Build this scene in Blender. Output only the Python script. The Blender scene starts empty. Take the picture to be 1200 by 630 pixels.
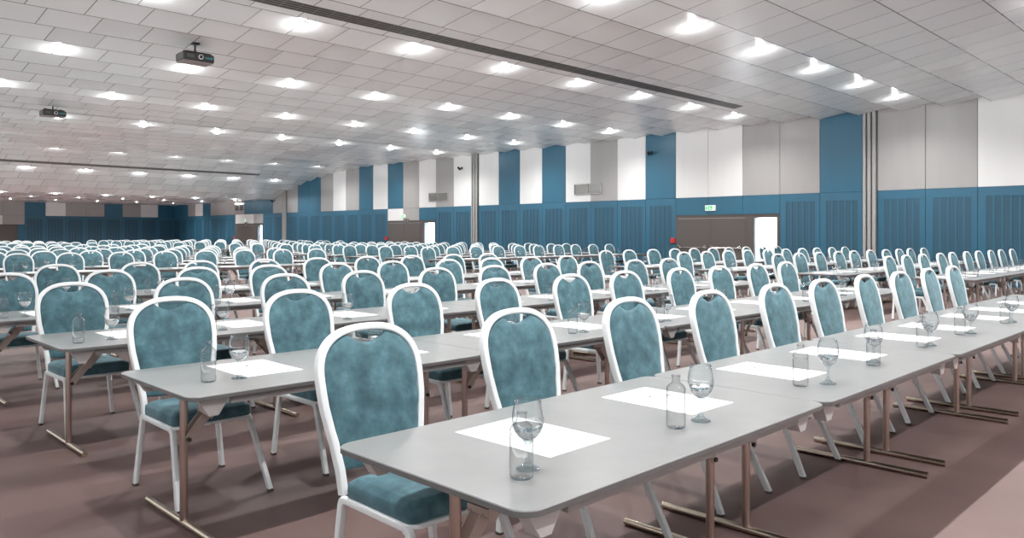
import bpy, math, random
from mathutils import Vector, Matrix
random.seed(7)
C = bpy.context.scene.collection
PI = math.pi

# ------------------------------------------------------------------ mesh builder
class MB:
    def __init__(s): s.v = []; s.f = []; s.m = []
    def add(s, vs, fs, mi=0):
        b = len(s.v); s.v += [tuple(p) for p in vs]
        for f in fs: s.f.append([b+i for i in f]); s.m.append(mi)
        return s
    def box(s, x0, x1, y0, y1, z0, z1, mi=0, M=None):
        vs = [Vector((x, y, z)) for z in (z0, z1) for y in (y0, y1) for x in (x0, x1)]
        if M: vs = [M @ p for p in vs]
        return s.add(vs, [(0,2,3,1),(4,5,7,6),(0,1,5,4),(2,6,7,3),(0,4,6,2),(1,3,7,5)], mi)
    def bbox(s, x0, x1, y0, y1, z0, z1, b=.004, mi=0, M=None):
        """box with chamfered vertical/horizontal edges (octagonal loft)"""
        def ring(z, i):
            return [Vector(p) for p in
                    [(x0+b+i, y0+i, z), (x1-b-i, y0+i, z), (x1-i, y0+b+i, z), (x1-i, y1-b-i, z),
                     (x1-b-i, y1-i, z), (x0+b+i, y1-i, z), (x0+i, y1-b-i, z), (x0+i, y0+b+i, z)]]
        rs = [ring(z0, b), ring(z0+b, 0), ring(z1-b, 0), ring(z1, b)]
        return s.loft([[M @ p if M else p for p in r] for r in rs], True, True, mi)
    def loft(s, rings, cap0=False, cap1=False, mi=0, closed=True):
        n = len(rings[0]); vs = [p for r in rings for p in r]; fs = []
        for k in range(len(rings)-1):
            for i in range(n if closed else n-1):
                j = (i+1) % n
                fs.append((k*n+i, k*n+j, (k+1)*n+j, (k+1)*n+i))
        if cap0: fs.append(tuple(reversed(range(n))))
        if cap1: fs.append(tuple((len(rings)-1)*n+i for i in range(n)))
        return s.add(vs, fs, mi)
    def sweep(s, path, prof, ref, mi=0):
        """profile (a,b): a along side vector, b along ref"""
        P = [Vector(p) for p in path]; rings = []
        for i, p in enumerate(P):
            t = (P[min(i+1, len(P)-1)] - P[max(i-1, 0)]).normalized()
            r = Vector(ref); r = (r - t*r.dot(t)).normalized()
            a = r.cross(t).normalized()
            rings.append([p + a*u + r*w for u, w in prof])
        return s.loft(rings, True, True, mi)
    def tube(s, path, r, n=10, ref=(0, 0, 1), mi=0):
        return s.sweep(path, [(r*math.cos(2*PI*i/n), r*math.sin(2*PI*i/n)) for i in range(n)], ref, mi)
    def lathe(s, prof, n=24, mi=0, cx=0, cy=0):
        rings = [[Vector((cx+r*math.cos(2*PI*i/n), cy+r*math.sin(2*PI*i/n), z)) for i in range(n)] for r, z in prof]
        return s.loft(rings, False, False, mi)
    def prism(s, poly, y0, y1, mi=0, M=None):
        """poly in (x,z), extruded along y"""
        a = [Vector((x, y0, z)) for x, z in poly]; b = [Vector((x, y1, z)) for x, z in poly]
        if M: a = [M @ p for p in a]; b = [M @ p for p in b]
        return s.loft([a, b], True, True, mi)
    def mesh(s, name, mats, smooth=40):
        me = bpy.data.meshes.new(name)
        me.from_pydata(s.v, [], s.f)
        for m in (mats if isinstance(mats, (list, tuple)) else [mats]): me.materials.append(m)
        for p, mi in zip(me.polygons, s.m): p.material_index = mi
        import bmesh
        bm = bmesh.new(); bm.from_mesh(me)
        bmesh.ops.recalc_face_normals(bm, faces=bm.faces); bm.to_mesh(me); bm.free()
        if smooth:
            for p in me.polygons: p.use_smooth = True
            me.set_sharp_from_angle(angle=math.radians(smooth))
        me.update()
        return me

def obj(name, me, parent=None, loc=None):
    o = bpy.data.objects.new(name, me); C.objects.link(o)
    if parent: o.parent = parent
    if loc: o.location = loc
    return o
def tag(o, label=None, cat=None, group=None, kind=None):
    if label: o['label'] = label
    if cat: o['category'] = cat
    if group: o['group'] = group
    if kind: o['kind'] = kind
    return o
def empty(name, loc=(0, 0, 0)):
    o = bpy.data.objects.new(name, None); C.objects.link(o); o.location = loc
    o.empty_display_size = .1
    return o
def copy_tree(o, parent=None):
    c = o.copy(); C.objects.link(c)
    if parent: c.parent = parent
    for ch in list(o.children): copy_tree(ch, c)
    return c
def rrect(w, d, r=.006):
    pts = []
    for cx, cy, a0 in ((w/2-r, d/2-r, 0), (-w/2+r, d/2-r, 90), (-w/2+r, -d/2+r, 180), (w/2-r, -d/2+r, 270)):
        for k in range(3):
            a = math.radians(a0+45*k); pts.append((cx+r*math.cos(a), cy+r*math.sin(a)))
    return pts

# ------------------------------------------------------------------ materials
def new_mat(name):
    m = bpy.data.materials.new(name); m.use_nodes = True
    nt = m.node_tree; b = nt.nodes['Principled BSDF']
    return m, nt, b
def N(nt, t, **kw):
    n = nt.nodes.new(t)
    for k, v in kw.items():
        if k in n.inputs: n.inputs[k].default_value = v
        else: setattr(n, k, v)
    return n
def simple(name, col, rough=.5, metal=0., spec=.5, noise=0., nscale=20, bump=0., emis=None, es=0, stretch=None):
    m, nt, b = new_mat(name)
    b.inputs['Base Color'].default_value = (*col, 1); b.inputs['Roughness'].default_value = rough
    b.inputs['Metallic'].default_value = metal; b.inputs['Specular IOR Level'].default_value = spec
    if emis: b.inputs['Emission Color'].default_value = (*emis, 1); b.inputs['Emission Strength'].default_value = es
    if noise or bump:
        tc = N(nt, 'ShaderNodeTexCoord'); mp = N(nt, 'ShaderNodeMapping')
        if stretch: mp.inputs['Scale'].default_value = stretch
        nt.links.new(tc.outputs['Object'], mp.inputs['Vector'])
        nz = N(nt, 'ShaderNodeTexNoise'); nz.inputs['Scale'].default_value = nscale; nz.inputs['Detail'].default_value = 5
        nt.links.new(mp.outputs['Vector'], nz.inputs['Vector'])
        if noise:
            r = N(nt, 'ShaderNodeMapRange'); r.inputs['From Min'].default_value = .3; r.inputs['From Max'].default_value = .7
            r.inputs['To Min'].default_value = 1-noise; r.inputs['To Max'].default_value = 1+noise
            nt.links.new(nz.outputs['Fac'], r.inputs['Value'])
            mx = N(nt, 'ShaderNodeVectorMath', operation='SCALE'); mx.inputs[0].default_value = col
            nt.links.new(r.outputs['Result'], mx.inputs['Scale'])
            nt.links.new(mx.outputs['Vector'], b.inputs['Base Color'])
        if bump:
            bp = N(nt, 'ShaderNodeBump'); bp.inputs['Strength'].default_value = bump; bp.inputs['Distance'].default_value = .005
            nt.links.new(nz.outputs['Fac'], bp.inputs['Height']); nt.links.new(bp.outputs['Normal'], b.inputs['Normal'])
    return m

M_white = simple('white_powder_coat', (.83, .86, .87), .36)
M_steel_white = simple('pale_grey_metal', (.62, .62, .61), .35)
M_top = simple('grey_laminate', (.218, .224, .224), .28, noise=.05, nscale=9)
M_edge = simple('dark_grey_edge', (.13, .125, .125), .45)
M_apron = simple('grey_underframe', (.30, .28, .275), .5)
M_slotbar = simple('slot_blade_grey', (.30, .29, .28), .4)
M_bracket = simple('light_grey_bracket', (.50, .47, .46), .45)
M_copper = simple('brushed_bronze_tube', (.50, .39, .345), .30, metal=1.)
M_bar = simple('pale_bronze_foot', (.62, .54, .44), .22, metal=1.)
M_link = simple('rose_bronze_plate', (.50, .41, .365), .45, metal=.4)
M_bolt = simple('black_bolt', (.02, .02, .02), .4)
M_paper = simple('white_paper', (.9, .9, .9), .6)
M_carpet = None
M_grey = simple('warm_grey_panel', (.36, .35, .345), .32, noise=.03, nscale=3, stretch=(1, 1, .15))
M_whitep = simple('white_wall_panel', (.78, .78, .775), .34, noise=.015, nscale=3, stretch=(1, 1, .15))
M_blue = simple('bright_blue_panel', (.018, .118, .196), .34, noise=.04, nscale=3, stretch=(1, 1, .15))
M_blue2 = simple('dark_blue_panel', (.027, .125, .204), .42, noise=.03, nscale=3)
M_gap = simple('dark_joint', (.05, .06, .07), .8)
M_brown = simple('brown_grey_door', (.095, .082, .077), .45)
M_brown2 = simple('brown_grey_leaf', (.10, .088, .083), .42)
M_chrome = simple('chrome', (.75, .75, .74), .15, metal=1.)
M_red = simple('red_alarm', (.75, .02, .02), .4)
M_black = simple('black_plastic', (.025, .026, .028), .42)
M_darkgrey = simple('dark_grey_metal', (.09, .08, .075), .5)
M_colm = simple('pale_grey_metal_column', (.36, .36, .35), .38)
M_pinkgrey = simple('projector_belly', (.30, .25, .24), .5)
M_grille = simple('grey_grille_glass', (.25, .25, .24), .18, metal=.7)
M_signw = simple('sign_white', (.85, .86, .85), .4, emis=(.9, .95, .92), es=.25)
M_green = simple('sign_green', (.01, .45, .12), .4, emis=(.02, .7, .18), es=.35)
M_teal_led = simple('teal_marking', (.02, .35, .36), .4)
M_lamp = simple('lamp_diffuser', (.9, .9, .9), .5, emis=(1, .99, .97), es=14)
M_cor = simple('corridor_white', (.9, .9, .9), .6)
M_corblue = simple('pale_blue_reveal', (.16, .27, .35), .3)

def louvre():
    m, nt, b = new_mat('perforated_blue')
    b.inputs['Roughness'].default_value = .55
    tc = N(nt, 'ShaderNodeTexCoord'); w = N(nt, 'ShaderNodeTexWave'); w.bands_direction = 'Z'
    w.inputs['Scale'].default_value = 9.
    nt.links.new(tc.outputs['Object'], w.inputs['Vector'])
    mx = N(nt, 'ShaderNodeMix', data_type='RGBA'); mx.inputs['A'].default_value = (.022, .075, .118, 1); mx.inputs['B'].default_value = (.030, .100, .155, 1)
    nt.links.new(w.outputs['Fac'], mx.inputs['Factor']); nt.links.new(mx.outputs['Result'], b.inputs['Base Color'])
    return m
M_slot = louvre()

def velvet(name='teal_velvet'):
    m, nt, b = new_mat(name)
    b.inputs['Roughness'].default_value = .75
    b.inputs['Sheen Weight'].default_value = .35; b.inputs['Sheen Roughness'].default_value = .4
    b.inputs['Sheen Tint'].default_value = (.7, .92, 1, 1)
    tc = N(nt, 'ShaderNodeTexCoord'); oi = N(nt, 'ShaderNodeObjectInfo')
    off = N(nt, 'ShaderNodeVectorMath', operation='ADD')
    sc = N(nt, 'ShaderNodeMath', operation='MULTIPLY'); sc.inputs[1].default_value = 17.
    nt.links.new(oi.outputs['Random'], sc.inputs[0]); nt.links.new(tc.outputs['Object'], off.inputs[0]); nt.links.new(sc.outputs[0], off.inputs[1])
    n1 = N(nt, 'ShaderNodeTexNoise'); n1.inputs['Scale'].default_value = 11; n1.inputs['Detail'].default_value = 8; n1.inputs['Roughness'].default_value = .62
    nt.links.new(off.outputs['Vector'], n1.inputs['Vector'])
    cr = N(nt, 'ShaderNodeValToRGB'); e = cr.color_ramp.elements
    e[0].position = .32; e[0].color = (.030, .082, .103, 1); e[1].position = .70; e[1].color = (.100, .222, .262, 1)
    k = cr.color_ramp.elements.new(.5); k.color = (.056, .138, .168, 1)
    nt.links.new(n1.outputs['Fac'], cr.inputs['Fac']); nt.links.new(cr.outputs['Color'], b.inputs['Base Color'])
    return m
M_velvet = velvet()

def carpet():
    m, nt, b = new_mat('mauve_floor')
    b.inputs['Roughness'].default_value = .55; b.inputs['Specular IOR Level'].default_value = .3
    tc = N(nt, 'ShaderNodeTexCoord')
    n1 = N(nt, 'ShaderNodeTexNoise'); n1.inputs['Scale'].default_value = 1.3; n1.inputs['Detail'].default_value = 3
    n2 = N(nt, 'ShaderNodeTexNoise'); n2.inputs['Scale'].default_value = 260; n2.inputs['Detail'].default_value = 2
    mp = N(nt, 'ShaderNodeMapping'); mp.inputs['Scale'].default_value = (1, .35, 1)
    nt.links.new(tc.outputs['Object'], mp.inputs['Vector']); nt.links.new(mp.outputs['Vector'], n1.inputs['Vector'])
    nt.links.new(tc.outputs['Object'], n2.inputs['Vector'])
    ad = N(nt, 'ShaderNodeMath', operation='MULTIPLY_ADD'); ad.inputs[1].default_value = .25
    nt.links.new(n2.outputs['Fac'], ad.inputs[0]); nt.links.new(n1.outputs['Fac'], ad.inputs[2])
    cr = N(nt, 'ShaderNodeValToRGB'); e = cr.color_ramp.elements
    e[0].position = .45; e[0].color = (.124, .079, .073, 1); e[1].position = .80; e[1].color = (.164, .108, .099, 1)
    nt.links.new(ad.outputs[0], cr.inputs['Fac']); nt.links.new(cr.outputs['Color'], b.inputs['Base Color'])
    return m
M_carpet = carpet()

L0, PIT = 4.35, 1.2        # ceiling strips: low edges at L0 + k*PIT
def ceiling_mat():
    m, nt, b = new_mat('ceiling_tiles')
    L = nt.links.new
    def mth(op, a, bb=None, c=None):
        n = N(nt, 'ShaderNodeMath', operation=op)
        for i, v in enumerate((a, bb, c)):
            if v is None: continue
            if isinstance(v, (int, float)): n.inputs[i].default_value = v
            else: L(v, n.inputs[i])
        return n.outputs[0]
    tc = N(nt, 'ShaderNodeTexCoord'); sp = N(nt, 'ShaderNodeSeparateXYZ'); L(tc.outputs['Object'], sp.inputs[0])
    ky = mth('DIVIDE', mth('SUBTRACT', sp.outputs['Y'], L0), PIT)
    k = mth('FLOOR', ky); fy = mth('FRACT', ky)
    par = mth('MULTIPLY', mth('FRACT', mth('MULTIPLY', k, .5)), 1.0)
    kx = mth('ADD', mth('DIVIDE', sp.outputs['X'], .86), par)
    ix = mth('FLOOR', kx); fx = mth('FRACT', kx)
    jx = mth('LESS_THAN', fx, .017); jy = mth('GREATER_THAN', fy, .984)
    joint = mth('MAXIMUM', jx, jy)
    cv = N(nt, 'ShaderNodeCombineXYZ'); L(ix, cv.inputs[0]); L(k, cv.inputs[1])
    wn = N(nt, 'ShaderNodeTexWhiteNoise'); wn.noise_dimensions = '2D'; L(cv.outputs[0], wn.inputs['Vector'])
    mp = N(nt, 'ShaderNodeMapping'); mp.inputs['Scale'].default_value = (2.5, .2, 1); L(tc.outputs['Object'], mp.inputs['Vector'])
    add = N(nt, 'ShaderNodeVectorMath', operation='ADD'); L(mp.outputs['Vector'], add.inputs[0]); L(wn.outputs['Color'], add.inputs[1])
    nz = N(nt, 'ShaderNodeTexNoise'); nz.inputs['Scale'].default_value = 1.; nz.inputs['Detail'].default_value = 4; L(add.outputs[0], nz.inputs['Vector'])
    v = mth('ADD', mth('MULTIPLY', wn.outputs['Value'], .07), mth('MULTIPLY', nz.outputs['Fac'], .03))
    v = mth('ADD', v, .90)
    sc = N(nt, 'ShaderNodeVectorMath', operation='SCALE'); sc.inputs[0].default_value = (.955, .985, .985); L(v, sc.inputs['Scale'])
    mx = N(nt, 'ShaderNodeMix', data_type='RGBA'); L(joint, mx.inputs['Factor']); L(sc.outputs[0], mx.inputs['A']); mx.inputs['B'].default_value = (.10, .09, .09, 1)
    L(mx.outputs['Result'], b.inputs['Base Color'])
    L(mth('ADD', mth('MULTIPLY', wn.outputs['Value'], .06), .25), b.inputs['Roughness']); b.inputs['IOR'].default_value = 1.75
    return m
M_ceil = ceiling_mat()

def thin_glass(name, tint=(.95, .97, .97), edge=(.45, .58, .62), blend=.35, gl=.55, power=3):
    m = bpy.data.materials.new(name); m.use_nodes = True; nt = m.node_tree; nt.nodes.clear()
    out = N(nt, 'ShaderNodeOutputMaterial'); tr = N(nt, 'ShaderNodeBsdfTransparent'); g = N(nt, 'ShaderNodeBsdfGlossy')
    g.inputs['Roughness'].default_value = .02; g.inputs['Color'].default_value = (.95, .97, 1, 1)
    lw = N(nt, 'ShaderNodeLayerWeight'); lw.inputs['Blend'].default_value = blend
    pw = N(nt, 'ShaderNodeMath', operation='POWER'); pw.inputs[1].default_value = power
    nt.links.new(lw.outputs['Facing'], pw.inputs[0])
    mc = N(nt, 'ShaderNodeMix', data_type='RGBA'); mc.inputs['A'].default_value = (*tint, 1); mc.inputs['B'].default_value = (*edge, 1)
    nt.links.new(pw.outputs[0], mc.inputs['Factor']); nt.links.new(mc.outputs['Result'], tr.inputs['Color'])
    fr = N(nt, 'ShaderNodeMath', operation='MULTIPLY_ADD'); fr.inputs[1].default_value = gl; fr.inputs[2].default_value = .045
    nt.links.new(pw.outputs[0], fr.inputs[0])
    ms = N(nt, 'ShaderNodeMixShader'); nt.links.new(fr.outputs[0], ms.inputs['Fac'])
    nt.links.new(tr.outputs[0], ms.inputs[1]); nt.links.new(g.outputs[0], ms.inputs[2]); nt.links.new(ms.outputs[0], out.inputs['Surface'])
    return m
M_bottle = thin_glass('clear_bottle_glass', (.90, .905, .905), (.25, .28, .29), .48, .7, 2.6)
M_goblet = thin_glass('clear_goblet_glass', (.97, .98, .98), (.20, .29, .33), .52, .9, 2.6)
def solid_glass(name, col, ior):
    m, nt, b = new_mat(name)
    b.inputs['Base Color'].default_value = (*col, 1); b.inputs['Transmission Weight'].default_value = 1; b.inputs['Roughness'].default_value = .0; b.inputs['IOR'].default_value = ior
    return m
M_stem = thin_glass('bluish_solid_glass', (.90, .94, .95), (.30, .42, .48), .6, .7)
M_water = solid_glass('water', (.96, .99, 1), 1.33)

# ------------------------------------------------------------------ the chair
def hw(z):
    """outer half width of the white back frame at height z"""
    pts = [(.40, .216), (.50, .221), (.60, .234), (.70, .253), (.78, .265), (.86, .268)]
    if z <= .40: return .216
    for (a, u), (b, w) in zip(pts, pts[1:]):
        if z <= b:
            t = (z-a)/(b-a); t = t*t*(3-2*t)*.5 + t*.5
            return u+(w-u)*t
    return .268*max(0, 1-((z-.86)/.223)**2.5)**(1/2.5)
def yb(z):
    pts = [(.38, .362), (.45, .372), (.52, .387), (.60, .405), (.65, .418), (.75, .438), (.85, .460), (.95, .485), (1.09, .520)]
    for (a, u), (b, w) in zip(pts, pts[1:]):
        if z <= b: return u+(w-u)*(z-a)/(b-a)
    return .520
def arch(inset, z0, n_side=9, n_arc=22, zt=1.083):
    """half outline points (x,z) from bottom right up to the top centre then mirrored"""
    R = []
    for i in range(n_side): z = z0+(.86-z0)*i/n_side; R.append((hw(z)-inset, z))
    a, bb = .268-inset, .223-inset
    for i in range(n_arc+1):
        t = PI/2*i/n_arc
        R.append((a*max(0, math.cos(t))**(2/2.5), .86+bb*math.sin(t)**(2/2.5)))
    return R + [(-x, z) for x, z in reversed(R[:-1])]
def back_frame_mb(segs=(9, 22), prof=None):
    P = arch(.0165, .405, *segs)
    path = [(x, yb(z), z) for x, z in P]
    return MB().sweep(path, prof or rrect(.031, .040, .005), (0, 1, -.22))
def disc_mb(mb, outline, centre, rings, place, mi=0, cap=True):
    """rings: (scale, offset); outline list of (u,v)"""
    R = []
    for s, t in rings:
        R.append([place(centre[0]+(u-centre[0])*s, centre[1]+(v-centre[1])*s, t) for u, v in outline])
    mb.loft(R, False, False, mi)
    return R
def panel_outline(n=1):
    o = []
    P = arch(.030, .50, 16, 26)
    for x, z in P:
        w = .0035*math.sin((z-.50)*2*PI/.105) if .53 < z < .84 else 0
        x = x + (w if x > 0 else -w)
        if abs(x) < .105 and z > .95:
            zs = 1.000 + .046*(abs(x)/.105)**2
            z = min(z, zs)
        o.append((x, z))
    return o
def backrest_mb():
    o = panel_outline(); b = [(-.198+.396*i/8, .50-.008*math.sin(PI*i/8)) for i in range(1, 8)]
    o = o + b
    c = (0, .78); mb = MB()
    fr = [(1, -.004), (.985, -.014), (.94, -.020), (.8, -.024), (.5, -.026), (.2, -.027), (.01, -.027)]
    bk = [(1, -.004), (1, .006), (.985, .012), (.9, .015), (.5, .017), (.01, .017)]
    pl = lambda x, z, t: Vector((x, yb(z)+t, z))
    disc_mb(mb, o, c, fr, pl); disc_mb(mb, o, c, bk, pl)
    return mb
def seat_outline(w=.228, y0=-.135, y1=.300, r=.034, n=5):
    o = []
    for cx, cy, a0, rr in ((w-r, y1-r*.5, 0, r), (-w+r, y1-r*.5, 90, r), (-w+r, y0+r, 180, r), (w-r, y0+r, 270, r)):
        for k in range(n+1):
            a = math.radians(a0+90*k/n); o.append((cx+rr*math.cos(a), cy+rr*(.5 if a0 < 180 else 1)*math.sin(a)))
    return o
def seat_mb():
    mb = MB(); o = seat_outline()
    disc_mb(mb, o, (0, .08), [(.01, .418), (.985, .418), (1, .422), (1.006, .446), (1, .470), (.988, .476), (.88, .494), (.865, .496), (.5, .501), (.01, .503)],
            lambda x, y, z: Vector((x, y, z)))
    return mb
def seat_frame_mb():
    mb = MB(); o = seat_outline(.232, -.150, .310, .05)
    disc_mb(mb, o, (0, .08), [(.01, .400), (.985, .400), (1, .404), (1, .414), (.985, .418), (.01, .418)], lambda x, y, z: Vector((x, y, z)))
    return mb
LT, LF = .222, .260          # half spread of the legs at the top and at the floor
def leg_path(front):
    return ((-.298, 0), (-.125, .375)) if front else ((.345, 0), (.340, .375))
def leg_mb(sx, front):
    (y0, z0), (y1, z1) = leg_path(front)
    k = .03 if front else -.022
    p = [(sx*LF, y0, .008), (sx*LT, y1, z1), (sx*LT, y1+k*.25, z1+.014), (sx*LT, y1+k*.9, z1+.024)]
    return MB().sweep(p, rrect(.026, .034, .004), (0, 1, .0))
def foot_mb(sx, front):
    (y0, z0), _ = leg_path(front)
    return MB().bbox(sx*LF-.015, sx*LF+.015, y0-.02, y0+.02, 0, .014, .004)
def rail_mb(sx):
    p = [(sx*LT, -.100, .400), (sx*LT, .322, .400)]
    return MB().sweep(p, rrect(.026, .026, .004), (0, 0, 1))

ch_parts = [('back_frame', back_frame_mb().mesh('back_frame', M_white, 32), None),
            ('backrest', backrest_mb().mesh('backrest', M_velvet, 60), None),
            ('seat', seat_mb().mesh('seat', M_velvet, 50), None),
            ('seat_frame', seat_frame_mb().mesh('seat_frame', M_white, 40), None)]
for sx in (-1, 1):
    ch_parts.append(('side_rail', rail_mb(sx).mesh('side_rail', M_white, 32), None))
    for fr in (True, False):
        ch_parts.append(('leg', leg_mb(sx, fr).mesh('leg', M_white, 32), foot_mb(sx, fr).mesh('foot_cap', M_darkgrey, 40)))
# far version: whole chair as one mesh
def chair_all():
    mb = MB()
    for part, mi in ((back_frame_mb((5, 12), [(-.0165, -.02), (.0165, -.02), (.0165, .02), (-.0165, .02)]), 0), (backrest_mb(), 1), (seat_mb(), 1), (seat_frame_mb(), 0)):
        mb.add(part.v, part.f, mi)
    for sx in (-1, 1):
        r = rail_mb(sx); mb.add(r.v, r.f, 0)
        for fr in (True, False): l = leg_mb(sx, fr); mb.add(l.v, l.f, 0)
    return mb
CH_FAR = chair_all(); CH_FAR_ME = CH_FAR.mesh('banquet_chair', [M_white, M_velvet], 50)

# ------------------------------------------------------------------ the table  (origin: near-left corner on the floor)
TL, TW, TH = 1.891, .935, .74
def table_outline(L=TL, W=TW, r=.065, g=.0015, n=6):
    o = []
    for cx, cy, a0 in ((L-g-r, W-r, 0), (g+r, W-r, 90), (g+r, r, 180), (L-g-r, r, 270)):
        for k in range(n+1):
            a = math.radians(a0+90*k/n); o.append((cx+r*math.cos(a), cy+r*math.sin(a)))
    return o
def table_top_mb():
    o = table_outline(); mb = MB(); c = (TL/2, TW/2)
    def ring(off, z):
        return [Vector((x+(off if x < c[0] else -off), y+(off if y < c[1] else -off), z)) for x, y in o]
    mb.loft([ring(.004, TH-.022), ring(0, TH-.020), ring(0, TH-.003)], True, False, 1)
    mb.loft([ring(0, TH-.003), ring(.0025, TH)], False, True, 0)
    return mb
INS, MID = .168, .477
def apron_mb(y): return MB().box(.21, TL-.21, y, y+.022, TH-.058, TH-.0215)
def bracket_mb(x, y, s):
    z = TH-.0215
    poly = [(x-.075, z), (x+.075, z), (x+.060, z-.03), (x+.022, z-.085), (x-.022, z-.085), (x-.060, z-.03)]
    a = [Vector((px, y-.030, pz)) for px, pz in poly]; b = [Vector((x+(px-x)*.9, y+.030, pz)) for px, pz in poly]
    return MB().loft([a, b], True, True)
def post_mb(x):
    return MB().tube([(x, MID, .03), (x, MID, TH-.0215)], .0195, 14, (1, 0, 0))
def footbar_mb(x):
    y0, y1 = MID+.063-.4215, MID+.063+.4215
    return MB().tube([(x, y0, .0185), (x, y0+.004, .0185), (x, y1-.004, .0185), (x, y1, .0185)], .0185, 12, (1, 0, 0))
def brace_mb(x, s):
    """folding stay: lower link from post, upper pair to the underside; s=+1 towards table middle"""
    a = Vector((x+s*.012, MID-.028, .440)); d = Vector((s*.62, 0, .74)).normalized()
    mb = MB()
    def flat(p, q, y, w=.022, t=.003):
        n = Vector((-(q-p).z, 0, (q-p).x)).normalized()*w
        P = [p+n, p-n, q-n, q+n]
        mb.prism([(v.x, v.z) for v in P], y-t, y+t)
    b = a+d*.17
    e = a+d*.355
    flat(a, b, a.y-.002); flat(b-d*.03, e, a.y-.030); flat(b-d*.03, e, a.y+.070)
    flat(a, b, a.y+.052)
    mb.box(min(b.x, b.x-s*.02)-.012, max(b.x, b.x-s*.02)+.012, a.y-.032, a.y+.072, b.z-.012, b.z+.012)
    return mb
def bolt_mb(x, s):
    a = Vector((x+s*.012, MID-.033, .440))
    return MB().loft([[Vector((a.x+.011*math.cos(t*PI/5), y, a.z+.011*math.sin(t*PI/5))) for t in range(10)] for y in (a.y-.010, a.y+.004)], True, True)
def pin_mb(x):
    return MB().loft([[Vector((y, MID-.004+.012*math.cos(t*PI/5), TH-.055+.012*math.sin(t*PI/5))) for t in range(10)] for y in (x-.030, x+.030)], True, True)
tb_parts = [('tabletop', table_top_mb().mesh('tabletop', [M_top, M_edge], 40), [])]
for y in (.035, TW-.057): tb_parts.append(('apron_rail', apron_mb(y).mesh('apron_rail', M_apron, 30), []))
for x in (.135, TL-.135):
    for y in (.080, TW-.080): tb_parts.append(('bracket', bracket_mb(x, y, 1).mesh('bracket', M_bracket, 20), []))
for x, s in ((INS, 1), (TL-INS, -1)):
    tb_parts.append(('leg', post_mb(x).mesh('leg', M_copper, 60), [('foot_bar', footbar_mb(x).mesh('foot_bar', M_bar, 60)), ('bolt', pin_mb(x).mesh('bolt', M_bolt, 40))]))
    tb_parts.append(('folding_brace', brace_mb(x, s).mesh('folding_brace', M_link, 30), [('bolt', bolt_mb(x, s).mesh('bolt', M_bolt, 40))]))
def table_all():
    mb = MB(); mats = [M_top, M_edge, M_apron, M_bracket, M_copper, M_bar, M_link]
    t = table_top_mb(); b = len(mb.v); mb.v += t.v; mb.f += [[b+i for i in f] for f in t.f]; mb.m += t.m
    for y in (.035, TW-.057): p = apron_mb(y); mb.add(p.v, p.f, 2)
    for x in (.135, TL-.135):
        for y in (.080, TW-.080): p = bracket_mb(x, y, 1); mb.add(p.v, p.f, 3)
    for x, s in ((INS, 1), (TL-INS, -1)):
        for p, mi in ((post_mb(x), 4), (footbar_mb(x), 5), (brace_mb(x, s), 6)): mb.add(p.v, p.f, mi)
    return mb.mesh('folding_table', mats, 40)
TB_FAR_ME = table_all()

# ------------------------------------------------------------------ things on the tables
bottle_prof = [(.001, .004), (.030, .001), (.0355, .006), (.0365, .016), (.0365, .130), (.0345, .1335), (.0365, .137), (.0365, .148), (.033, .158), (.024, .167), (.0165, .173), (.0150, .180), (.0150, .190), (.0172, .192), (.0172, .200), (.0135, .201), (.0130, .190)]
ME_bottle = MB().lathe(bottle_prof, 24).mesh('glass_bottle', M_bottle, 50)
bowl_prof = [(.004, .088), (.016, .091), (.030, .102), (.042, .118), (.049, .135), (.0512, .150), (.0505, .168), (.0475, .188), (.0435, .206), (.0405, .221), (.0392, .2215), (.0420, .206)]
stem_prof = [(.0005, .000), (.036, .000), (.0388, .002), (.0375, .0045), (.022, .011), (.012, .020), (.0068, .032), (.0050, .046), (.0058, .060), (.0050, .068), (.0085, .080), (.016, .090), (.012, .0925), (.0005, .0935)]
water_prof = [(.0005, .0925), (.014, .0935), (.028, .1035), (.0395, .119), (.0455, .132), (.0470, .139), (.0005, .1395)]
ME_bowl = MB().lathe(bowl_prof, 24).mesh('bowl', M_goblet, 60)
ME_stem = MB().lathe(stem_prof, 20).mesh('stem', M_stem, 50)
ME_water = MB().lathe(water_prof, 24).mesh('water', M_water, 50)
def goblet_all():
    mb = MB(); mb.lathe(bowl_prof, 16, 0); mb.lathe(stem_prof, 12, 1); mb.lathe(water_prof, 16, 2)
    return mb.mesh('stemmed_glass', [M_goblet, M_stem, M_water], 50)
ME_goblet_far = goblet_all()
ME_paper = MB().box(-.165, .165, -.235, .235, 0, .0012).mesh('paper_sheet', M_paper, 0)
pm = MB()
pm.tube([(-.045, 0, .005), (.042, 0, .005), (.050, 0, .005)], .0038, 8, (0, 1, 0), 0)
pm.tube([(.050, 0, .005), (.060, 0, .005)], .0018, 8, (0, 1, 0), 1)
pm.tube([(-.053, 0, .005), (-.045, 0, .005)], .0028, 8, (0, 1, 0), 1)
pm.tube([(-.042, .0, .0095), (-.012, .0, .0095)], .0011, 6, (0, 1, 0), 2)
M_penw = simple('white_pen', (.85, .85, .85), .3)
M_pend = simple('dark_pen_tip', (.08, .08, .09), .3)
ME_pen = pm.mesh('ballpoint_pen', [M_penw, M_pend, M_chrome], 50)

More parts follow.
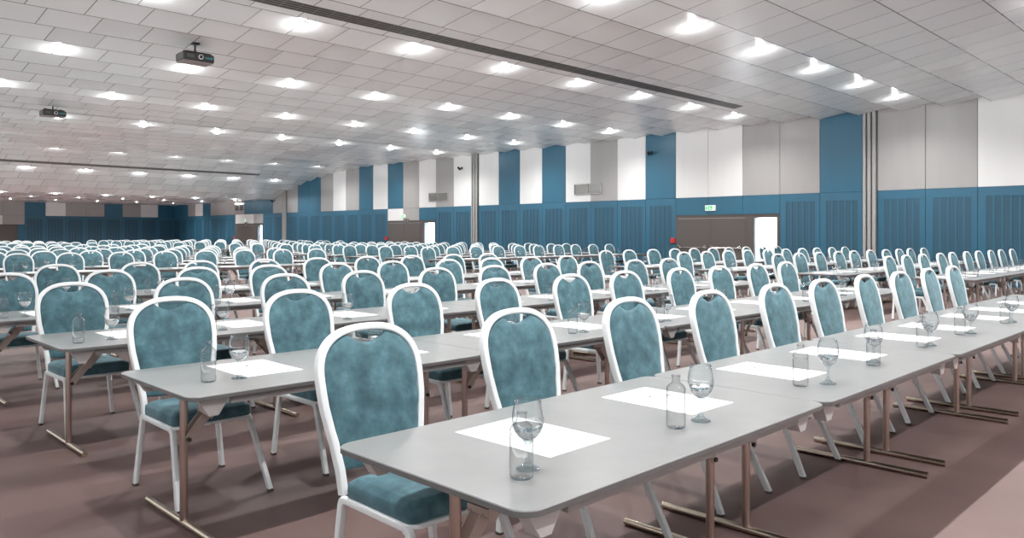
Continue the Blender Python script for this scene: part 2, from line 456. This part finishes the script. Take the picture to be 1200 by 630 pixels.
# ------------------------------------------------------------------ layout
F_PX, YH, H, CX, CY, TH_CAM = 906.25, 272.87, 1.48, -1.459, -1.413, .784
S_, C_ = math.sin(TH_CAM), math.cos(TH_CAM)
def project(X, Y, Z):
    dx, dy = X-CX, Y-CY; d = dx*S_+dy*C_; r = dx*C_-dy*S_
    if d < .2: return None
    return 600+F_PX*r/d, YH+F_PX*(H-Z)/d, d
def in_view(X, Y, Z0, Z1, R):
    p = project(X, Y, Z1)
    if not p: return False
    m = F_PX*R/p[2]
    q = project(X, Y, Z0)
    return -m < p[0] < 1200+m and p[1]-10 < 630 and q[1] > 0

rows = [0, 2.051, 4.08, 6.19, 8.266] + [14.69+2.05*k for k in range(7)] + [32.6+2.05*k for k in range(7)]
AX0 = [0, -.041, -.017] + [-.02]*16
BX0 = [12.25]*5 + [12.1]*14
# the chairs stand a little irregularly: measured positions (metres along the row) for the near rows
A_X = {0: [.49, 1.44, 2.43, 3.34, 4.32, 5.20, 6.22, 7.12, 8.12, 9.02],
       1: [.44, 1.33, 2.33, 3.27, 4.27, 5.16, 6.17, 7.03, 7.96, 8.88],
       2: [.45, 1.35, 2.32, 3.23, 4.25, 5.14, 6.12, 7.02, 8.07, 9.00],
       3: [.42, 1.40, 2.35, 3.23, 4.22, 5.16, 6.20, 7.10, 8.03, 8.98],
       4: [.45, 1.40, 2.42, 3.28, 4.27, 5.18, 6.16, 7.12, 8.07, 9.00]}
ordn = ['', 'first', 'second', 'third', 'fourth', 'fifth', 'sixth', 'seventh', 'eighth', 'ninth', 'tenth', 'eleventh', 'twelfth', 'thirteenth', 'fourteenth', 'fifteenth', 'sixteenth', 'seventeenth', 'eighteenth', 'nineteenth']
def where(blk, i):      # i counted from the middle aisle
    return ordn[i+1] + ' from middle aisle'

chairs = []; tables = []; smalls = []
for r, y in enumerate(rows):
    for blk, x0 in (('left', AX0[r]), ('right', BX0[r])):
        for t in range(5):
            X = x0+TL*t
            vis = any(in_view(X+u, y+v, .0, TH, .05) for u in (0, .5, .95, 1.4, TL) for v in (0, TW/2, TW))
            if vis: tables.append((r, blk, t, X, y))
            for j in range(2):
                px = X + (.575 if j == 0 else 1.435)
                smalls.append((r, blk, 2*t+j, X, y, j, px))
        for i in range(10):
            if blk == 'left' and r in A_X: cxx = A_X[r][i]
            else: cxx = x0+TL/4+TL/2*i+random.uniform(-.05, .05)
            cyy = y+.95+random.uniform(-.025, .025) + (.02 if r < 5 else 0)
            if in_view(cxx, cyy+.2, 0, 1.08, .27): chairs.append((r, blk, i, cxx, cyy, random.uniform(-.025, .025)))
print('chairs in view', len(chairs), 'tables', len(tables))
chairs.sort(key=lambda c: project(c[3], c[4], 1)[2])
near_n = 300
G_CH = 'teal banquet chairs along the table rows'

def block_name(b): return b+' block'
def chair_label(r, blk, i):
    k = 9-i if blk == 'left' else i
    if blk == 'left' and r == 0 and i == 0: return 'largest teal chair, white frame, at the near left corner of the front table'
    return 'teal velvet chair, %s from middle aisle in %s row from front, %s block' % (ordn[k+1], ordn[r+1], blk)
proto = None
far_mb = MB()
for n, (r, blk, i, x, y, rot) in enumerate(chairs):
    if n >= near_n:
        M = Matrix.Translation((x, y, 0)) @ Matrix.Rotation(rot, 4, 'Z')
        b = len(far_mb.v); far_mb.v += [tuple(M @ Vector(p)) for p in CH_FAR.v]; far_mb.f += [[b+q for q in f] for f in CH_FAR.f]; far_mb.m += CH_FAR.m
        continue
    if r <= 6:
        if proto is None:
            o = empty('banquet_chair')
            for nm, me, foot in ch_parts:
                p = obj(nm, me, o)
                if foot: obj('foot_cap', foot, p)
            proto = o
        else: o = copy_tree(proto)
    else:
        o = obj('banquet_chair', CH_FAR_ME)
    o.location = (x, y, 0); o.rotation_euler = (0, 0, rot)
    tag(o, chair_label(r, blk, i), 'chair', G_CH)
if far_mb.v:
    o = obj('banquet_chairs_far', far_mb.mesh('banquet_chairs_far', [M_white, M_velvet], 50))
    o.name = 'distant_banquet_chairs'
    tag(o, 'mass of tiny teal chairs in the farthest rows below the back wall', 'chair', G_CH, 'stuff')

proto = None
for (r, blk, t, x, y) in tables:
    if r <= 5:
        if proto is None:
            o = empty('folding_table')
            for nm, me, sub in tb_parts:
                p = obj(nm, me, o)
                for sn, sm in sub: obj(sn, sm, p)
            proto = o
        else: o = copy_tree(proto)
    else: o = obj('folding_table', TB_FAR_ME)
    o.location = (x, y, 0)
    k = 4-t if blk == 'left' else t
    tag(o, 'grey folding table, %s from middle aisle in %s row from front, %s block' % (ordn[k+1], ordn[r+1], blk), 'table', 'grey folding tables set end to end in rows')

# measured spots of bottle and glass on the first tables, the rest follow the same pattern
pg = pb = None
BOT = {(0, 'left', 0): (.21, .22, .29, .27), (0, 'left', 1): (1.06, .23, 1.22, .22), (0, 'left', 2): (2.17, .25, 2.32, .18),
       (0, 'left', 3): (3.02, .22, 3.13, .26), (1, 'left', 0): (.19, 2.38, .34, 2.36), (2, 'left', 0): (.15, 4.33, .37, 4.37)}
for (r, blk, i, X, y, j, px) in smalls:
    if r > 11 or not in_view(px, y+.5, .74, .95, .2): continue
    k = 9-i if blk == 'left' else i
    at = '%s place from middle aisle, %s row from front, %s block' % (ordn[k+1], ordn[r+1], blk)
    jr = random.uniform
    o = obj('paper_sheet', ME_paper, None, (px+jr(-.015, .015), y+.54+jr(-.01, .01), TH)); o.rotation_euler = (0, 0, jr(-.02, .02))
    tag(o, 'white paper sheet, ' + at, 'paper', 'white paper sheets on the tables')
    if (r, blk, i) in BOT: bx, by, gx, gy = BOT[(r, blk, i)]
    else:
        bx, by = px-.375+jr(-.03, .03), y+.24+jr(-.03, .03); gx, gy = bx+.14+jr(-.05, .03), y+.25+jr(-.05, .04)
        if math.hypot(gx-bx, gy-by) < .1: gx = bx+.12
    o = obj('glass_bottle', ME_bottle, None, (bx, by, TH))
    tag(o, 'clear bottle, ' + at, 'bottle', 'clear glass bottles on the tables')
    if r <= 3:
        if pg is None:
            o = empty('stemmed_glass'); obj('bowl', ME_bowl, o); obj('stem', ME_stem, o); obj('water', ME_water, o); pg = o
        else: o = copy_tree(pg)
    else: o = obj('stemmed_glass', ME_goblet_far)
    o.location = (gx, gy, TH+.0012 if (abs(gx-px) < .17 and abs(gy-y-.54) < .24) else TH)
    tag(o, 'stemmed glass, ' + at, 'glass', 'stemmed water glasses on the tables')
    if r <= 3:
        o = obj('ballpoint_pen', ME_pen, None, (px+.03+jr(-.03, .03), y+.62+jr(-.04, .04), TH+.0013)); o.rotation_euler = (0, 0, jr(-1.2, -.3) if j else jr(.2, .9))
        tag(o, 'thin white pen, ' + at, 'pen', 'pens lying on the paper sheets')

# ------------------------------------------------------------------ the room
XW, YB = 23.0, 61.2
X_MIN, Y_MIN = -9.0, -8.0
o = obj('floor', MB().box(X_MIN, XW+3, Y_MIN, YB+.2, -.1, 0).mesh('floor', M_carpet, 0)); tag(o, kind='structure')

lows = [(35.55, 5.08), (36.75, 5.02), (37.95, 4.91), (39.15, 4.78), (40.35, 4.62), (41.55, 4.42), (42.75, 4.17), (43.95, 3.90), (45.15, 3.64)]
def zlow(k):
    y = L0+PIT*k
    if y < 35.5: return 5.11
    for a, z in lows:
        if abs(a-y) < .01: return z
    return 3.64
def step(k): return .18 if L0+PIT*k < 43 else .07
def zceil(y):
    k = math.floor((y-L0)/PIT+1e-6); t = (y-L0)/PIT-k
    return (zlow(k)+step(k))*(1-t)+zlow(k+1)*t
mb = MB()
k0 = math.floor((Y_MIN-L0)/PIT); k1 = math.ceil((YB+.2-L0)/PIT)
for k in range(k0, k1):
    ya, yc = L0+PIT*k, L0+PIT*(k+1)
    za, zb = zlow(k)+step(k), zlow(k+1)
    # tilted tray: underside, far riser, top
    a = [Vector((X_MIN, ya, za)), Vector((X_MIN, yc, zb)), Vector((X_MIN, yc, zb+.25)), Vector((X_MIN, ya, za+.25))]
    b = [Vector((XW+.05, p.y, p.z)) for p in a]
    mb.loft([a, b], True, True)
o = obj('ceiling', mb.mesh('ceiling', M_ceil, 0)); tag(o, kind='structure')

# linear slot diffusers in the ceiling (along X)
def slot_vent(name, y, x0, x1, label):
    t = empty(name, (0, y, 0)); n = 4; w = .30
    zc = lambda yy: zceil(y+yy)
    a, b = -w/2, w/2
    def quad_bar(ya, yb_, dz0, dz1, xa, xb):
        A = [Vector((xa, ya, zc(ya)-dz0)), Vector((xa, yb_, zc(yb_)-dz0)), Vector((xa, yb_, zc(yb_)-dz1)), Vector((xa, ya, zc(ya)-dz1))]
        return A, [Vector((xb, p.y, p.z)) for p in A]
    bm = MB(); A, B = quad_bar(a, b, -.02, .002, x0, x1); bm.loft([A, B], True, True)
    obj('backing', bm.mesh('backing', M_bolt, 0), t)
    fr = MB()
    for i in range(n+1):
        yy = a+w*i/n; A, B = quad_bar(yy-.006, yy+.006, 0, .004, x0, x1); fr.loft([A, B], True, True)
    obj('blade', fr.mesh('blade', M_slotbar, 0), t)
    cb = MB(); xx = x0
    while xx < x1:
        A, B = quad_bar(a, b, 0, .004, xx-.003, xx+.003); cb.loft([A, B], True, True); xx += .30
    obj('cross_bar', cb.mesh('cross_bar', M_slotbar, 0), t)
    tag(t, label, 'vent', 'linear air slots in the ceiling')
slot_vent('ceiling_vent', 9.97, -4.0, 19.3, 'long black linear air slot in ceiling nearest the camera')
slot_vent('ceiling_vent', 24.78, -2.0, 19.4, 'dark linear air slot crossing middle of ceiling behind the second projector')
slot_vent('ceiling_vent', 39.75, 2.0, 19.4, 'farthest linear air slot in the ceiling, above the back rows')

# ---------------- right wall
PW = 1.345
def panel(mb, a, b, z0, z1, mi, g=.006, d=.03, axis='Y', w=XW):
    """raised wall panel between a..b"""
    if axis == 'Y': mb.bbox(w-d, w+.005, a+g, b-g, z0+g*.6, z1-g*.6, .003, mi)
    else: mb.bbox(a+g, b-g, w-d, w+.005, z0+g*.6, z1-g*.6, .003, mi)
WM = [M_gap, M_whitep, M_grey, M_blue, M_blue2, M_slot]
def low_panel(mb, a, b, z1=2.76, axis='Y', w=XW):
    """framed acoustic panel with five perforated strips"""
    W = b-a; fr = [.118, .235, .270, .387, .422, .539, .574, .691, .726, .843]
    e = [a+.006] + [a+W*f for f in fr] + [b-.006]
    zt = 2.50
    def bx(u, v, z0, z2, d, mi):
        if axis == 'Y': mb.box(w-d, w+.004, u, v, z0, z2, mi)
        else: mb.box(u, v, w-d, w+.004, z0, z2, mi)
    for q in range(0, 12, 2): bx(e[q], e[q+1], .0, z1-.004, .03, 4)
    for q in range(1, 11, 2):
        bx(e[q], e[q+1], .18, zt, .018, 5)
        bx(e[q], e[q+1], zt, z1-.004, .03, 4); bx(e[q], e[q+1], 0, .18, .03, 4)
TOPC = {}  # upper colours from Y
def seq(y0, s):
    out = []
    for c in s: out.append((y0, y0+PW, {'w': 1, 'g': 2, 'b': 3}[c])); y0 += PW
    return out
up = seq(7.38-PW*11, 'bwgwwgbwwgg')
up[8] = (up[8][0], up[8][1], 1)
up += seq(7.80, 'bggwwbwgwbwbw') + seq(25.74, 'wgwgbwbgwgbbg') + seq(43.68, 'gbbbgggg'[:8]) + seq(43.68+8*PW, 'bwgbb')
doors = [(10.49, 14.525), (28.43, 32.465), (46.37, 50.405)]
pil = [(7.38, 7.80), (25.285, 25.74), (43.225, 43.68)]
def zwall(a, b): return max(zceil(a+.01), zceil(b-.01), zceil((a+b)/2))+.12
for nm, y0, y1 in (('wall_right', Y_MIN, YB),):
    mb = MB()
    # backing with door openings
    prev = y0
    op = [(10.60, 11.40), (28.53, 29.34), (46.44, 47.2)]
    for a, b in op:
        mb.box(XW, XW+.2, prev, a, 0, 5.3, 0); mb.box(XW, XW+.2, a, b, 2.0, 5.3, 0); prev = b
    mb.box(XW, XW+.2, prev, y1, 0, 5.3, 0)
    for a, b, c in up:
        if b < y0: continue
        z0 = 2.76
        panel(mb, a, b, z0, min(5.30, zwall(a, b)), c)
    lowseg = [(7.38-PW*i-PW, 7.38-PW*i) for i in range(11)] + [(7.80, 9.145), (9.145, 10.49)]
    def fill(a, b):
        n = round((b-a)/PW); return [(a+(b-a)*i/n, a+(b-a)*(i+1)/n) for i in range(n)]
    lowseg += fill(14.525, 25.285) + fill(25.74, 28.43) + fill(32.465, 43.225) + fill(43.68, 46.37) + fill(50.405, YB)
    for a, b in lowseg: low_panel(mb, a, b)
    # panels above the doors
    for (a, b), cols in zip(doors, ((3, 3, 3), (3, 2, 1), (2, 1, 1))):
        for i, c in enumerate(cols): panel(mb, a+PW*i, a+PW*(i+1), 2.125, 2.76, c)
    o = obj(nm, mb.mesh(nm, WM, 0)); tag(o, kind='structure')
for i, (a, b) in enumerate(pil):
    mb = MB(); w = b-a; zt = min(5.3, zceil(a)+.1)
    mb.box(XW-.06, XW+.02, a+.0, b, 0, zt, 1)
    for f0, f1 in ((.04, .27), (.39, .61), (.73, .93)): mb.bbox(XW-.14, XW-.05, a+w*f0, a+w*f1, 0, zt, .006, 0)
    o = obj('trim_%d' % (i+1), mb.mesh('trim', [M_colm, M_darkgrey], 30)); tag(o, kind='structure')

# back wall
mb = MB(); xs = [XW]
mb.box(X_MIN, 4, YB, YB+.2, 0, 3.95, 0); mb.box(4, XW, YB, YB+.2, 0, 3.95, 0)
bxs = [23.0, 21.72, 20.43, 19.12, 17.83, 16.54, 15.24, 13.94, 12.65]
cols = 'bwgbggwb'
for i, c in enumerate(cols):
    panel(mb, bxs[i+1], bxs[i], 2.70, 3.9, {'w': 1, 'g': 2, 'b': 3}[c], axis='X', w=YB)
    low_panel(mb, bxs[i+1], bxs[i], 2.70, axis='X', w=YB)
panel(mb, 11.31, 12.65, 2.70, 3.9, 2, axis='X', w=YB); panel(mb, 9.97, 11.31, 2.70, 3.9, 2, axis='X', w=YB)
panel(mb, 11.33, 12.65, 2.08, 2.70, 2, axis='X', w=YB); panel(mb, 8.6, 11.33, 2.08, 2.70, 1, axis='X', w=YB)
panel(mb, 12.22, 12.65, 0, 2.08, 3, axis='X', w=YB); panel(mb, 8.6, 9.97, 2.7, 3.9, 1, axis='X', w=YB)
for i in range(13):
    a, b = 8.6-PW*(i+1), 8.6-PW*i
    panel(mb, a, b, 2.70, 3.9, (2, 3, 1, 2)[i % 4], axis='X', w=YB); low_panel(mb, a, b, 2.70, axis='X', w=YB)
o = obj('wall_back', mb.mesh('wall_back', WM, 0)); tag(o, kind='structure')

o = obj('wall_front_blocker', MB().box(1.5, XW+.2, Y_MIN-.2, Y_MIN, 0, 5.3).mesh('wall_front_blocker', M_whitep, 0)); tag(o, kind='structure')  # unseen wall added behind the camera to block world light on the right wall

# doors in the right wall
for n, (a, b) in enumerate(doors):
    mb = MB()
    oa, ob = a+.11, a+.91            # open leaf gap
    mb.box(XW-.035, XW+.0, a, oa, 0, 2.12, 0); mb.box(XW-.035, XW+.0, oa, ob, 2.0, 2.12, 0)
    mb.box(XW-.035, XW+.0, ob, b, 0, 2.12, 0)
    # architrave edges
    mb.box(XW-.05, XW-.03, ob, ob+.03, 0, 2.0, 0); mb.box(XW-.05, XW-.03, a+.0, a+.03, 0, 2.12, 0)
    mb.box(XW-.05, XW-.03, a, b, 2.09, 2.12, 0)
    mb.box(XW+.0, XW+.2, ob-.012, ob, 0, 2.0, 1)      # pale reveal
    d = obj('door_%d' % (n+1), mb.mesh('door', [M_brown, M_corblue], 0)); tag(d, kind='structure')
    l0, l1 = ob+.32, b-.12; mid = (l0+l1)/2
    for (u, v) in ((l0, mid-.004), (mid+.004, l1)):
        lf = MB().bbox(XW-.050, XW-.034, u, v, .02, 1.99, .003)
        lo = obj('door_leaf', lf.mesh('door_leaf', M_brown2, 0), d)
        hb = MB(); z = .96
        hb.tube([(XW-.11, u+.15, z), (XW-.11, v-.12, z)], .014, 8, (0, 0, 1))
        for yy in (u+.15, v-.12): hb.box(XW-.12, XW-.049, yy-.02, yy+.02, z-.03, z+.03)
        hb.tube([(XW-.11, v-.13, z), (XW-.13, v-.10, z+.04), (XW-.13, v-.02, z+.09)], .010, 8, (1, 0, 0))
        hb.tube([(XW-.11, u+.28, z), (XW-.13, u+.22, z+.05), (XW-.13, u+.15, z+.09)], .010, 8, (1, 0, 0))
        obj('panic_bar', hb.mesh('panic_bar', M_chrome, 40), lo)
    rl = MB().box(XW-.045, XW-.034, l0, l1, 1.995, 2.01)
    obj('top_rail', rl.mesh('top_rail', M_colm, 0), d)
    # bright corridor behind the open leaf
    cr = MB(); y0, y1 = oa-1.6, ob+1.6
    cr.box(XW+2.2, XW+2.3, y0, y1, 0, 2.6); cr.box(XW+.2, XW+2.2, y0-.1, y0, 0, 2.6); cr.box(XW+.2, XW+2.2, y1, y1+.1, 0, 2.6); cr.box(XW+.2, XW+2.2, y0, y1, 2.6, 2.7)
    cr.box(XW+.201, XW+2.2, y0, y1, 0, .01)
    c = obj('trim_%d' % (n+4), cr.mesh('corridor', M_cor, 0)); tag(c, kind='structure')
    li = bpy.data.lights.new('corridor_daylight', 'AREA'); li.shape = 'RECTANGLE'; li.size = 1.6; li.size_y = 2.4; li.energy = 330; li.color = (.93, .97, 1)
    lo = bpy.data.objects.new('corridor_daylight', li); C.objects.link(lo); lo.location = (XW+1.2, (oa+ob)/2, 2.57); lo.parent = c
# back wall door
mb = MB(); mb.box(8.6, 12.22, YB-.035, YB, 0, 2.08)
d = obj('door_4', mb.mesh('door', M_brown, 0)); tag(d, kind='structure')
for u, v in ((9.0, 10.3), (10.32, 11.95)):
    obj('door_leaf', MB().bbox(u, v, YB-.05, YB-.034, .02, 1.98, .003).mesh('door_leaf', M_brown2, 0), d)

# vents on the right wall
for nm, y0, y1, z0, z1, lb in (('wall_vent', 17.98, 19.41, 3.05, 3.49, 'grey two-pane grille on white and grey panels, nearest of the wall grilles'),
                               ('wall_vent', 27.48, 28.96, 3.04, 3.48, 'grey two-pane grille on the wall above the middle doorway, left of the column'),
                               ('wall_vent', 49.1, 50.45, 3.0, 3.46, 'small dark grille on the wall above the farthest doorway')):
    t = empty(nm, (XW-.03, y0, z0)); w, h = y1-y0, z1-z0
    fr = MB()
    for a in ((0, w, 0, .03), (0, w, h-.03, h), (0, .03, .03, h-.03), (w-.03, w, .03, h-.03), (w/2-.012, w/2+.012, .03, h-.03)): fr.box(-.045, .0, a[0], a[1], a[2], a[3])
    obj('frame', fr.mesh('frame', M_colm, 0), t)
    for a, b in ((.03, w/2-.012), (w/2+.012, w-.03)):
        g = MB().box(-.018, -.006, a, b, .03, h-.03)
        k = 12
        for q in range(k): z = .04+(h-.08)*q/(k-1); g.box(-.030, -.018, a, b, z-.006, z+.004)
        obj('louvre_pane', g.mesh('louvre_pane', M_grille, 0), t)
    tag(t, lb, 'vent', 'grilles high on the right wall')
# small lamp under the farthest grille
t = empty('wall_lamp', (XW-.03, 49.8, 3.52))
obj('housing', MB().bbox(-.16, 0, -.42, .42, 0, .05, .01).mesh('housing', M_white, 30), t)
obj('diffuser', MB().bbox(-.15, -.01, -.38, .38, -.05, -.001, .01).mesh('diffuser', M_lamp, 30), t)
tag(t, 'small bright lamp over the farthest wall grille', 'lamp')

# exit signs
def exit_sign(y, z, w, h, label, plate):
    t = empty('exit_sign', (XW-.03, y, z))
    obj('housing', MB().bbox(-.06, 0, -w/2, w/2, -h/2, h/2, .006).mesh('housing', M_signw, 30), t)
    g = MB(); X0, X1 = -.064, -.059
    # green door mark, running figure in a green field, arrow
    g.box(X0, X1, w*.30, w*.42, -h*.34, h*.34)
    g.bbox(X0, X1, -w*.22, w*.22, -h*.36, h*.36, .002)
    obj('pictogram', g.mesh('pictogram', M_green, 0), t)
    f = MB(); X0, X1 = -.067, -.063
    f.box(X0, X1, -w*.02, w*.03, h*.10, h*.24); f.box(X0, X1, -w*.06, w*.05, -h*.06, h*.10); f.box(X0, X1, w*.04, w*.14, -h*.08, -h*.02)
    f.box(X0, X1, -w*.15, -w*.05, -h*.18, -h*.08); f.box(X0, X1, -w*.02, w*.06, -h*.24, -h*.06)
    obj('running_figure', f.mesh('running_figure', M_signw, 0), t)
    tag(t, label, 'sign', 'green emergency exit signs over the doorways')
    if plate:
        s = empty('wall_speaker', (XW-.03, y-.28, z-.22))
        obj('body', MB().bbox(-.08, 0, -.13, .13, -.09, .09, .01).mesh('body', M_colm, 30), s)
        obj('grille', MB().box(-.084, -.079, -.11, .11, -.07, .07).mesh('grille', M_darkgrey, 0), s)
        tag(s, 'small grey box below the exit sign of the %s doorway' % plate, 'speaker', 'small grey boxes by the exit signs')
exit_sign(13.07, 2.37, .40, .19, 'white exit sign with green pictogram on blue panel, nearest doorway', None)
exit_sign(31.05, 2.36, .34, .18, 'green exit sign on white panel above the middle doorway', 'middle')
exit_sign(49.0, 2.34, .34, .18, 'tiny green exit sign above the farthest doorway', 'farthest')
for y, z, lb in ((14.63, 1.20, 'nearest'), (32.58, 1.20, 'middle'), (50.55, 1.16, 'farthest')):
    t = empty('fire_alarm', (XW-.026, y, z))
    obj('box_body', MB().bbox(-.06, 0, -.09, .09, -.09, .09, .01).mesh('box_body', M_red, 30), t)
    obj('button', MB().box(-.065, -.058, -.03, .03, -.03, .03).mesh('button', M_darkgrey, 0), t)
    tag(t, 'red fire alarm box beside the left edge of the %s doorway' % lb, 'fire alarm', 'red fire alarm boxes')
# wall cameras
for y, z, lb in ((15.6, 4.52, 'small black camera high on the blue wall panel'), (26.47, 4.58, 'small black camera on white panel left of the middle column'), (44.85, 3.57, 'tiny black camera beside the farthest column')):
    t = empty('security_camera', (XW-.03, y, z))
    obj('mount', MB().bbox(-.03, 0, -.05, .05, -.06, .06, .008).tube([(-.03, 0, 0), (-.14, 0, -.02)], .016, 8, (0, 0, 1)).mesh('mount', M_black, 30), t)
    bd = MB(); Mx = Matrix.Translation((-.17, .02, -.03)) @ Matrix.Rotation(.5, 4, 'Z') @ Matrix.Rotation(.35, 4, 'Y')
    bd.bbox(-.14, .12, -.04, .04, -.04, .045, .01, 0, Mx)
    obj('camera_body', bd.mesh('camera_body', M_black, 30), t)
    lens = MB(); lens.loft([[Mx @ Vector((x, .028*math.cos(a*PI/6), .028*math.sin(a*PI/6))) for a in range(12)] for x in (-.165, -.139)], True, True)
    obj('lens', lens.mesh('lens', M_darkgrey, 40), t)
    tag(t, lb, 'camera', 'black cameras on the right wall')

# projectors
def projector(x, y, zb, label):
    t = empty('projector', (x, y, zb)); zt = zceil(y)-zb
    b = MB(); b.bbox(-.30, .30, -.20, .20, 0, .16, .02, 0); b.bbox(-.26, .26, -.17, .19, .155, .185, .012, 0)
    obj('body', b.mesh('body', M_black, 30), t)
    obj('belly_plate', MB().bbox(-.29, .29, -.19, .19, -.012, .004, .006).mesh('belly_plate', M_pinkgrey, 30), t)
    r = MB(); n = 20
    for r0, y0, y1, mi in ((.046, -.215, -.195, 0), (.034, -.222, -.195, 1)):
        r.loft([[Vector((.03+r0*math.cos(2*PI*a/n), yy, .085+r0*math.sin(2*PI*a/n))) for a in range(n)] for yy in (y0, y1)], True, True, mi)
    obj('lens', r.mesh('lens', [M_whitep, M_black], 40), t)
    g = MB(); g.box(-.24, -.10, -.206, -.199, .055, .12)
    obj('vent_grille', g.mesh('vent_grille', M_darkgrey, 0), t)
    g = MB()
    for i, (a, h) in enumerate(((0, .03), (.022, .022), (.044, .034), (.066, .020), (.095, .036), (.115, .036))): g.box(.125+a, .140+a, -.205, -.199, .065, .065+h)
    obj('marking', g.mesh('marking', M_teal_led, 0), t)
    f = MB()
    for px in (-.2, .2): f.bbox(px-.03, px+.03, -.03, .03, .18, .215, .008)
    obj('bracket_foot', f.mesh('bracket_foot', M_black, 30), t)
    m = MB(); m.tube([(0, 0, .18), (0, 0, zt)], .019, 12, (1, 0, 0)); m.box(-.06, .06, -.06, .06, .18, .20); m.box(-.07, .07, -.07, .07, zt-.02, zt+.01)
    obj('ceiling_mount', m.mesh('ceiling_mount', M_black, 40), t)
    tag(t, label, 'projector', 'black projectors hung from the ceiling')
projector(4.80, 13.60, 4.79, 'black ceiling projector with white lens ring and teal marking, nearer of the two')
projector(4.88, 23.6, 4.82, 'black ceiling projector, farther one, in front of the dark air slot')

# ceiling lights: a regular grid of round downlights
lamp_me = bpy.data.meshes
def ring_mb():
    return MB().lathe([(.150, .0), (.150, -.010), (.140, -.016), (.118, -.014), (.112, .0), (.112, .03)], 28)
def dome_mb():
    return MB().lathe([(.112, -.004), (.110, -.016), (.098, -.028), (.070, -.038), (.035, -.043), (.0005, -.044)], 28)
ME_ring = ring_mb().mesh('trim_ring', M_white, 40); ME_dome = dome_mb().mesh('diffuser', M_lamp, 60)
ld = bpy.data.lights.new('bulb', 'SPOT'); ld.energy = 335; ld.spot_size = math.radians(152); ld.spot_blend = .9; ld.shadow_soft_size = .03; ld.color = (1, .985, .965)
LY = [-3.75, 1.2, 6.17, 11.0, 16.0, 20.93, 25.9, 30.93, 36.0, 40.9, 46.2, 51.2, 56.2]
lg = bpy.data.lights.new('added_glow', 'POINT'); lg.energy = 8; lg.shadow_soft_size = .05  # added point light under each fixture, for its halo and ceiling fill
lp = None
for ri, y in enumerate(LY):
    for ci in range(11):
        x = 20.95-2.555*ci
        if ci > (8 if y < 2 else 7): continue
        z = zceil(y)
        kk = math.floor((y-L0)/PIT); sl = (zlow(kk+1)-zlow(kk)-step(kk))/PIT
        if lp is None:
            o = empty('ceiling_light'); obj('trim_ring', ME_ring, o); obj('diffuser', ME_dome, o)
            b = bpy.data.objects.new('bulb', ld); C.objects.link(b); b.parent = o; b.location = (0, 0, -.07)
            g = bpy.data.objects.new('added_glow', lg); C.objects.link(g); g.parent = o; g.location = (0, 0, -.13)
            lp = o
        else: o = copy_tree(lp)
        o.location = (x, y, z); o.rotation_euler = (math.atan(sl), 0, 0)
        for ch in o.children:
            if ch.type == 'LIGHT': ch.rotation_euler = (-math.atan(sl), 0, 0)
        rw = ('lamp row behind the camera', 'lamp row overhead of the camera')[ri] if ri < 2 else '%s visible lamp row' % ordn[ri-1]
        tag(o, 'round bright ceiling light, %s from right wall, %s' % (ordn[ci+1], rw), 'ceiling light', 'round downlights in the tiled ceiling')

# ------------------------------------------------------------------ world, camera, view
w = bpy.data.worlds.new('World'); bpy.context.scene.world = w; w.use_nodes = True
nt = w.node_tree; bg = nt.nodes['Background']        # added ambient gradient, strong below the horizon to brighten the ceiling
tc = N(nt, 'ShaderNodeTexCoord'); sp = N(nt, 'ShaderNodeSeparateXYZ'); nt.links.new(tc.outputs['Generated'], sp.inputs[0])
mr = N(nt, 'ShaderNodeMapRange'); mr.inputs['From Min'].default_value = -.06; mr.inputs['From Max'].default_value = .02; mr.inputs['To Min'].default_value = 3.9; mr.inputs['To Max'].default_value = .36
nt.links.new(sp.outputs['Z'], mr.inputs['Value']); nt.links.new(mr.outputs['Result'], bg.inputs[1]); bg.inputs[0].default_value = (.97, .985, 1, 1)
cam = bpy.data.cameras.new('camera'); co = bpy.data.objects.new('camera', cam); C.objects.link(co)
cam.sensor_width = 36; cam.lens = F_PX/1200*36; cam.shift_y = -(315-YH)/1200
co.location = (CX, CY, H); co.rotation_euler = (PI/2, 0, -TH_CAM)
cam.clip_end = 300
sc = bpy.context.scene; sc.camera = co
sc.view_settings.view_transform = 'Standard'; sc.view_settings.look = 'None'; sc.view_settings.gamma = 1
sc.view_settings.exposure = 0.36
try: sc.view_settings.use_curve_mapping = False
except Exception: pass
cy = sc.cycles
cy.use_denoising = True; cy.max_bounces = 10; cy.diffuse_bounces = 7; cy.glossy_bounces = 3; cy.transmission_bounces = 8; cy.transparent_max_bounces = 24
cy.use_light_tree = True; cy.sample_clamp_indirect = 6; cy.caustics_reflective = False; cy.caustics_refractive = False
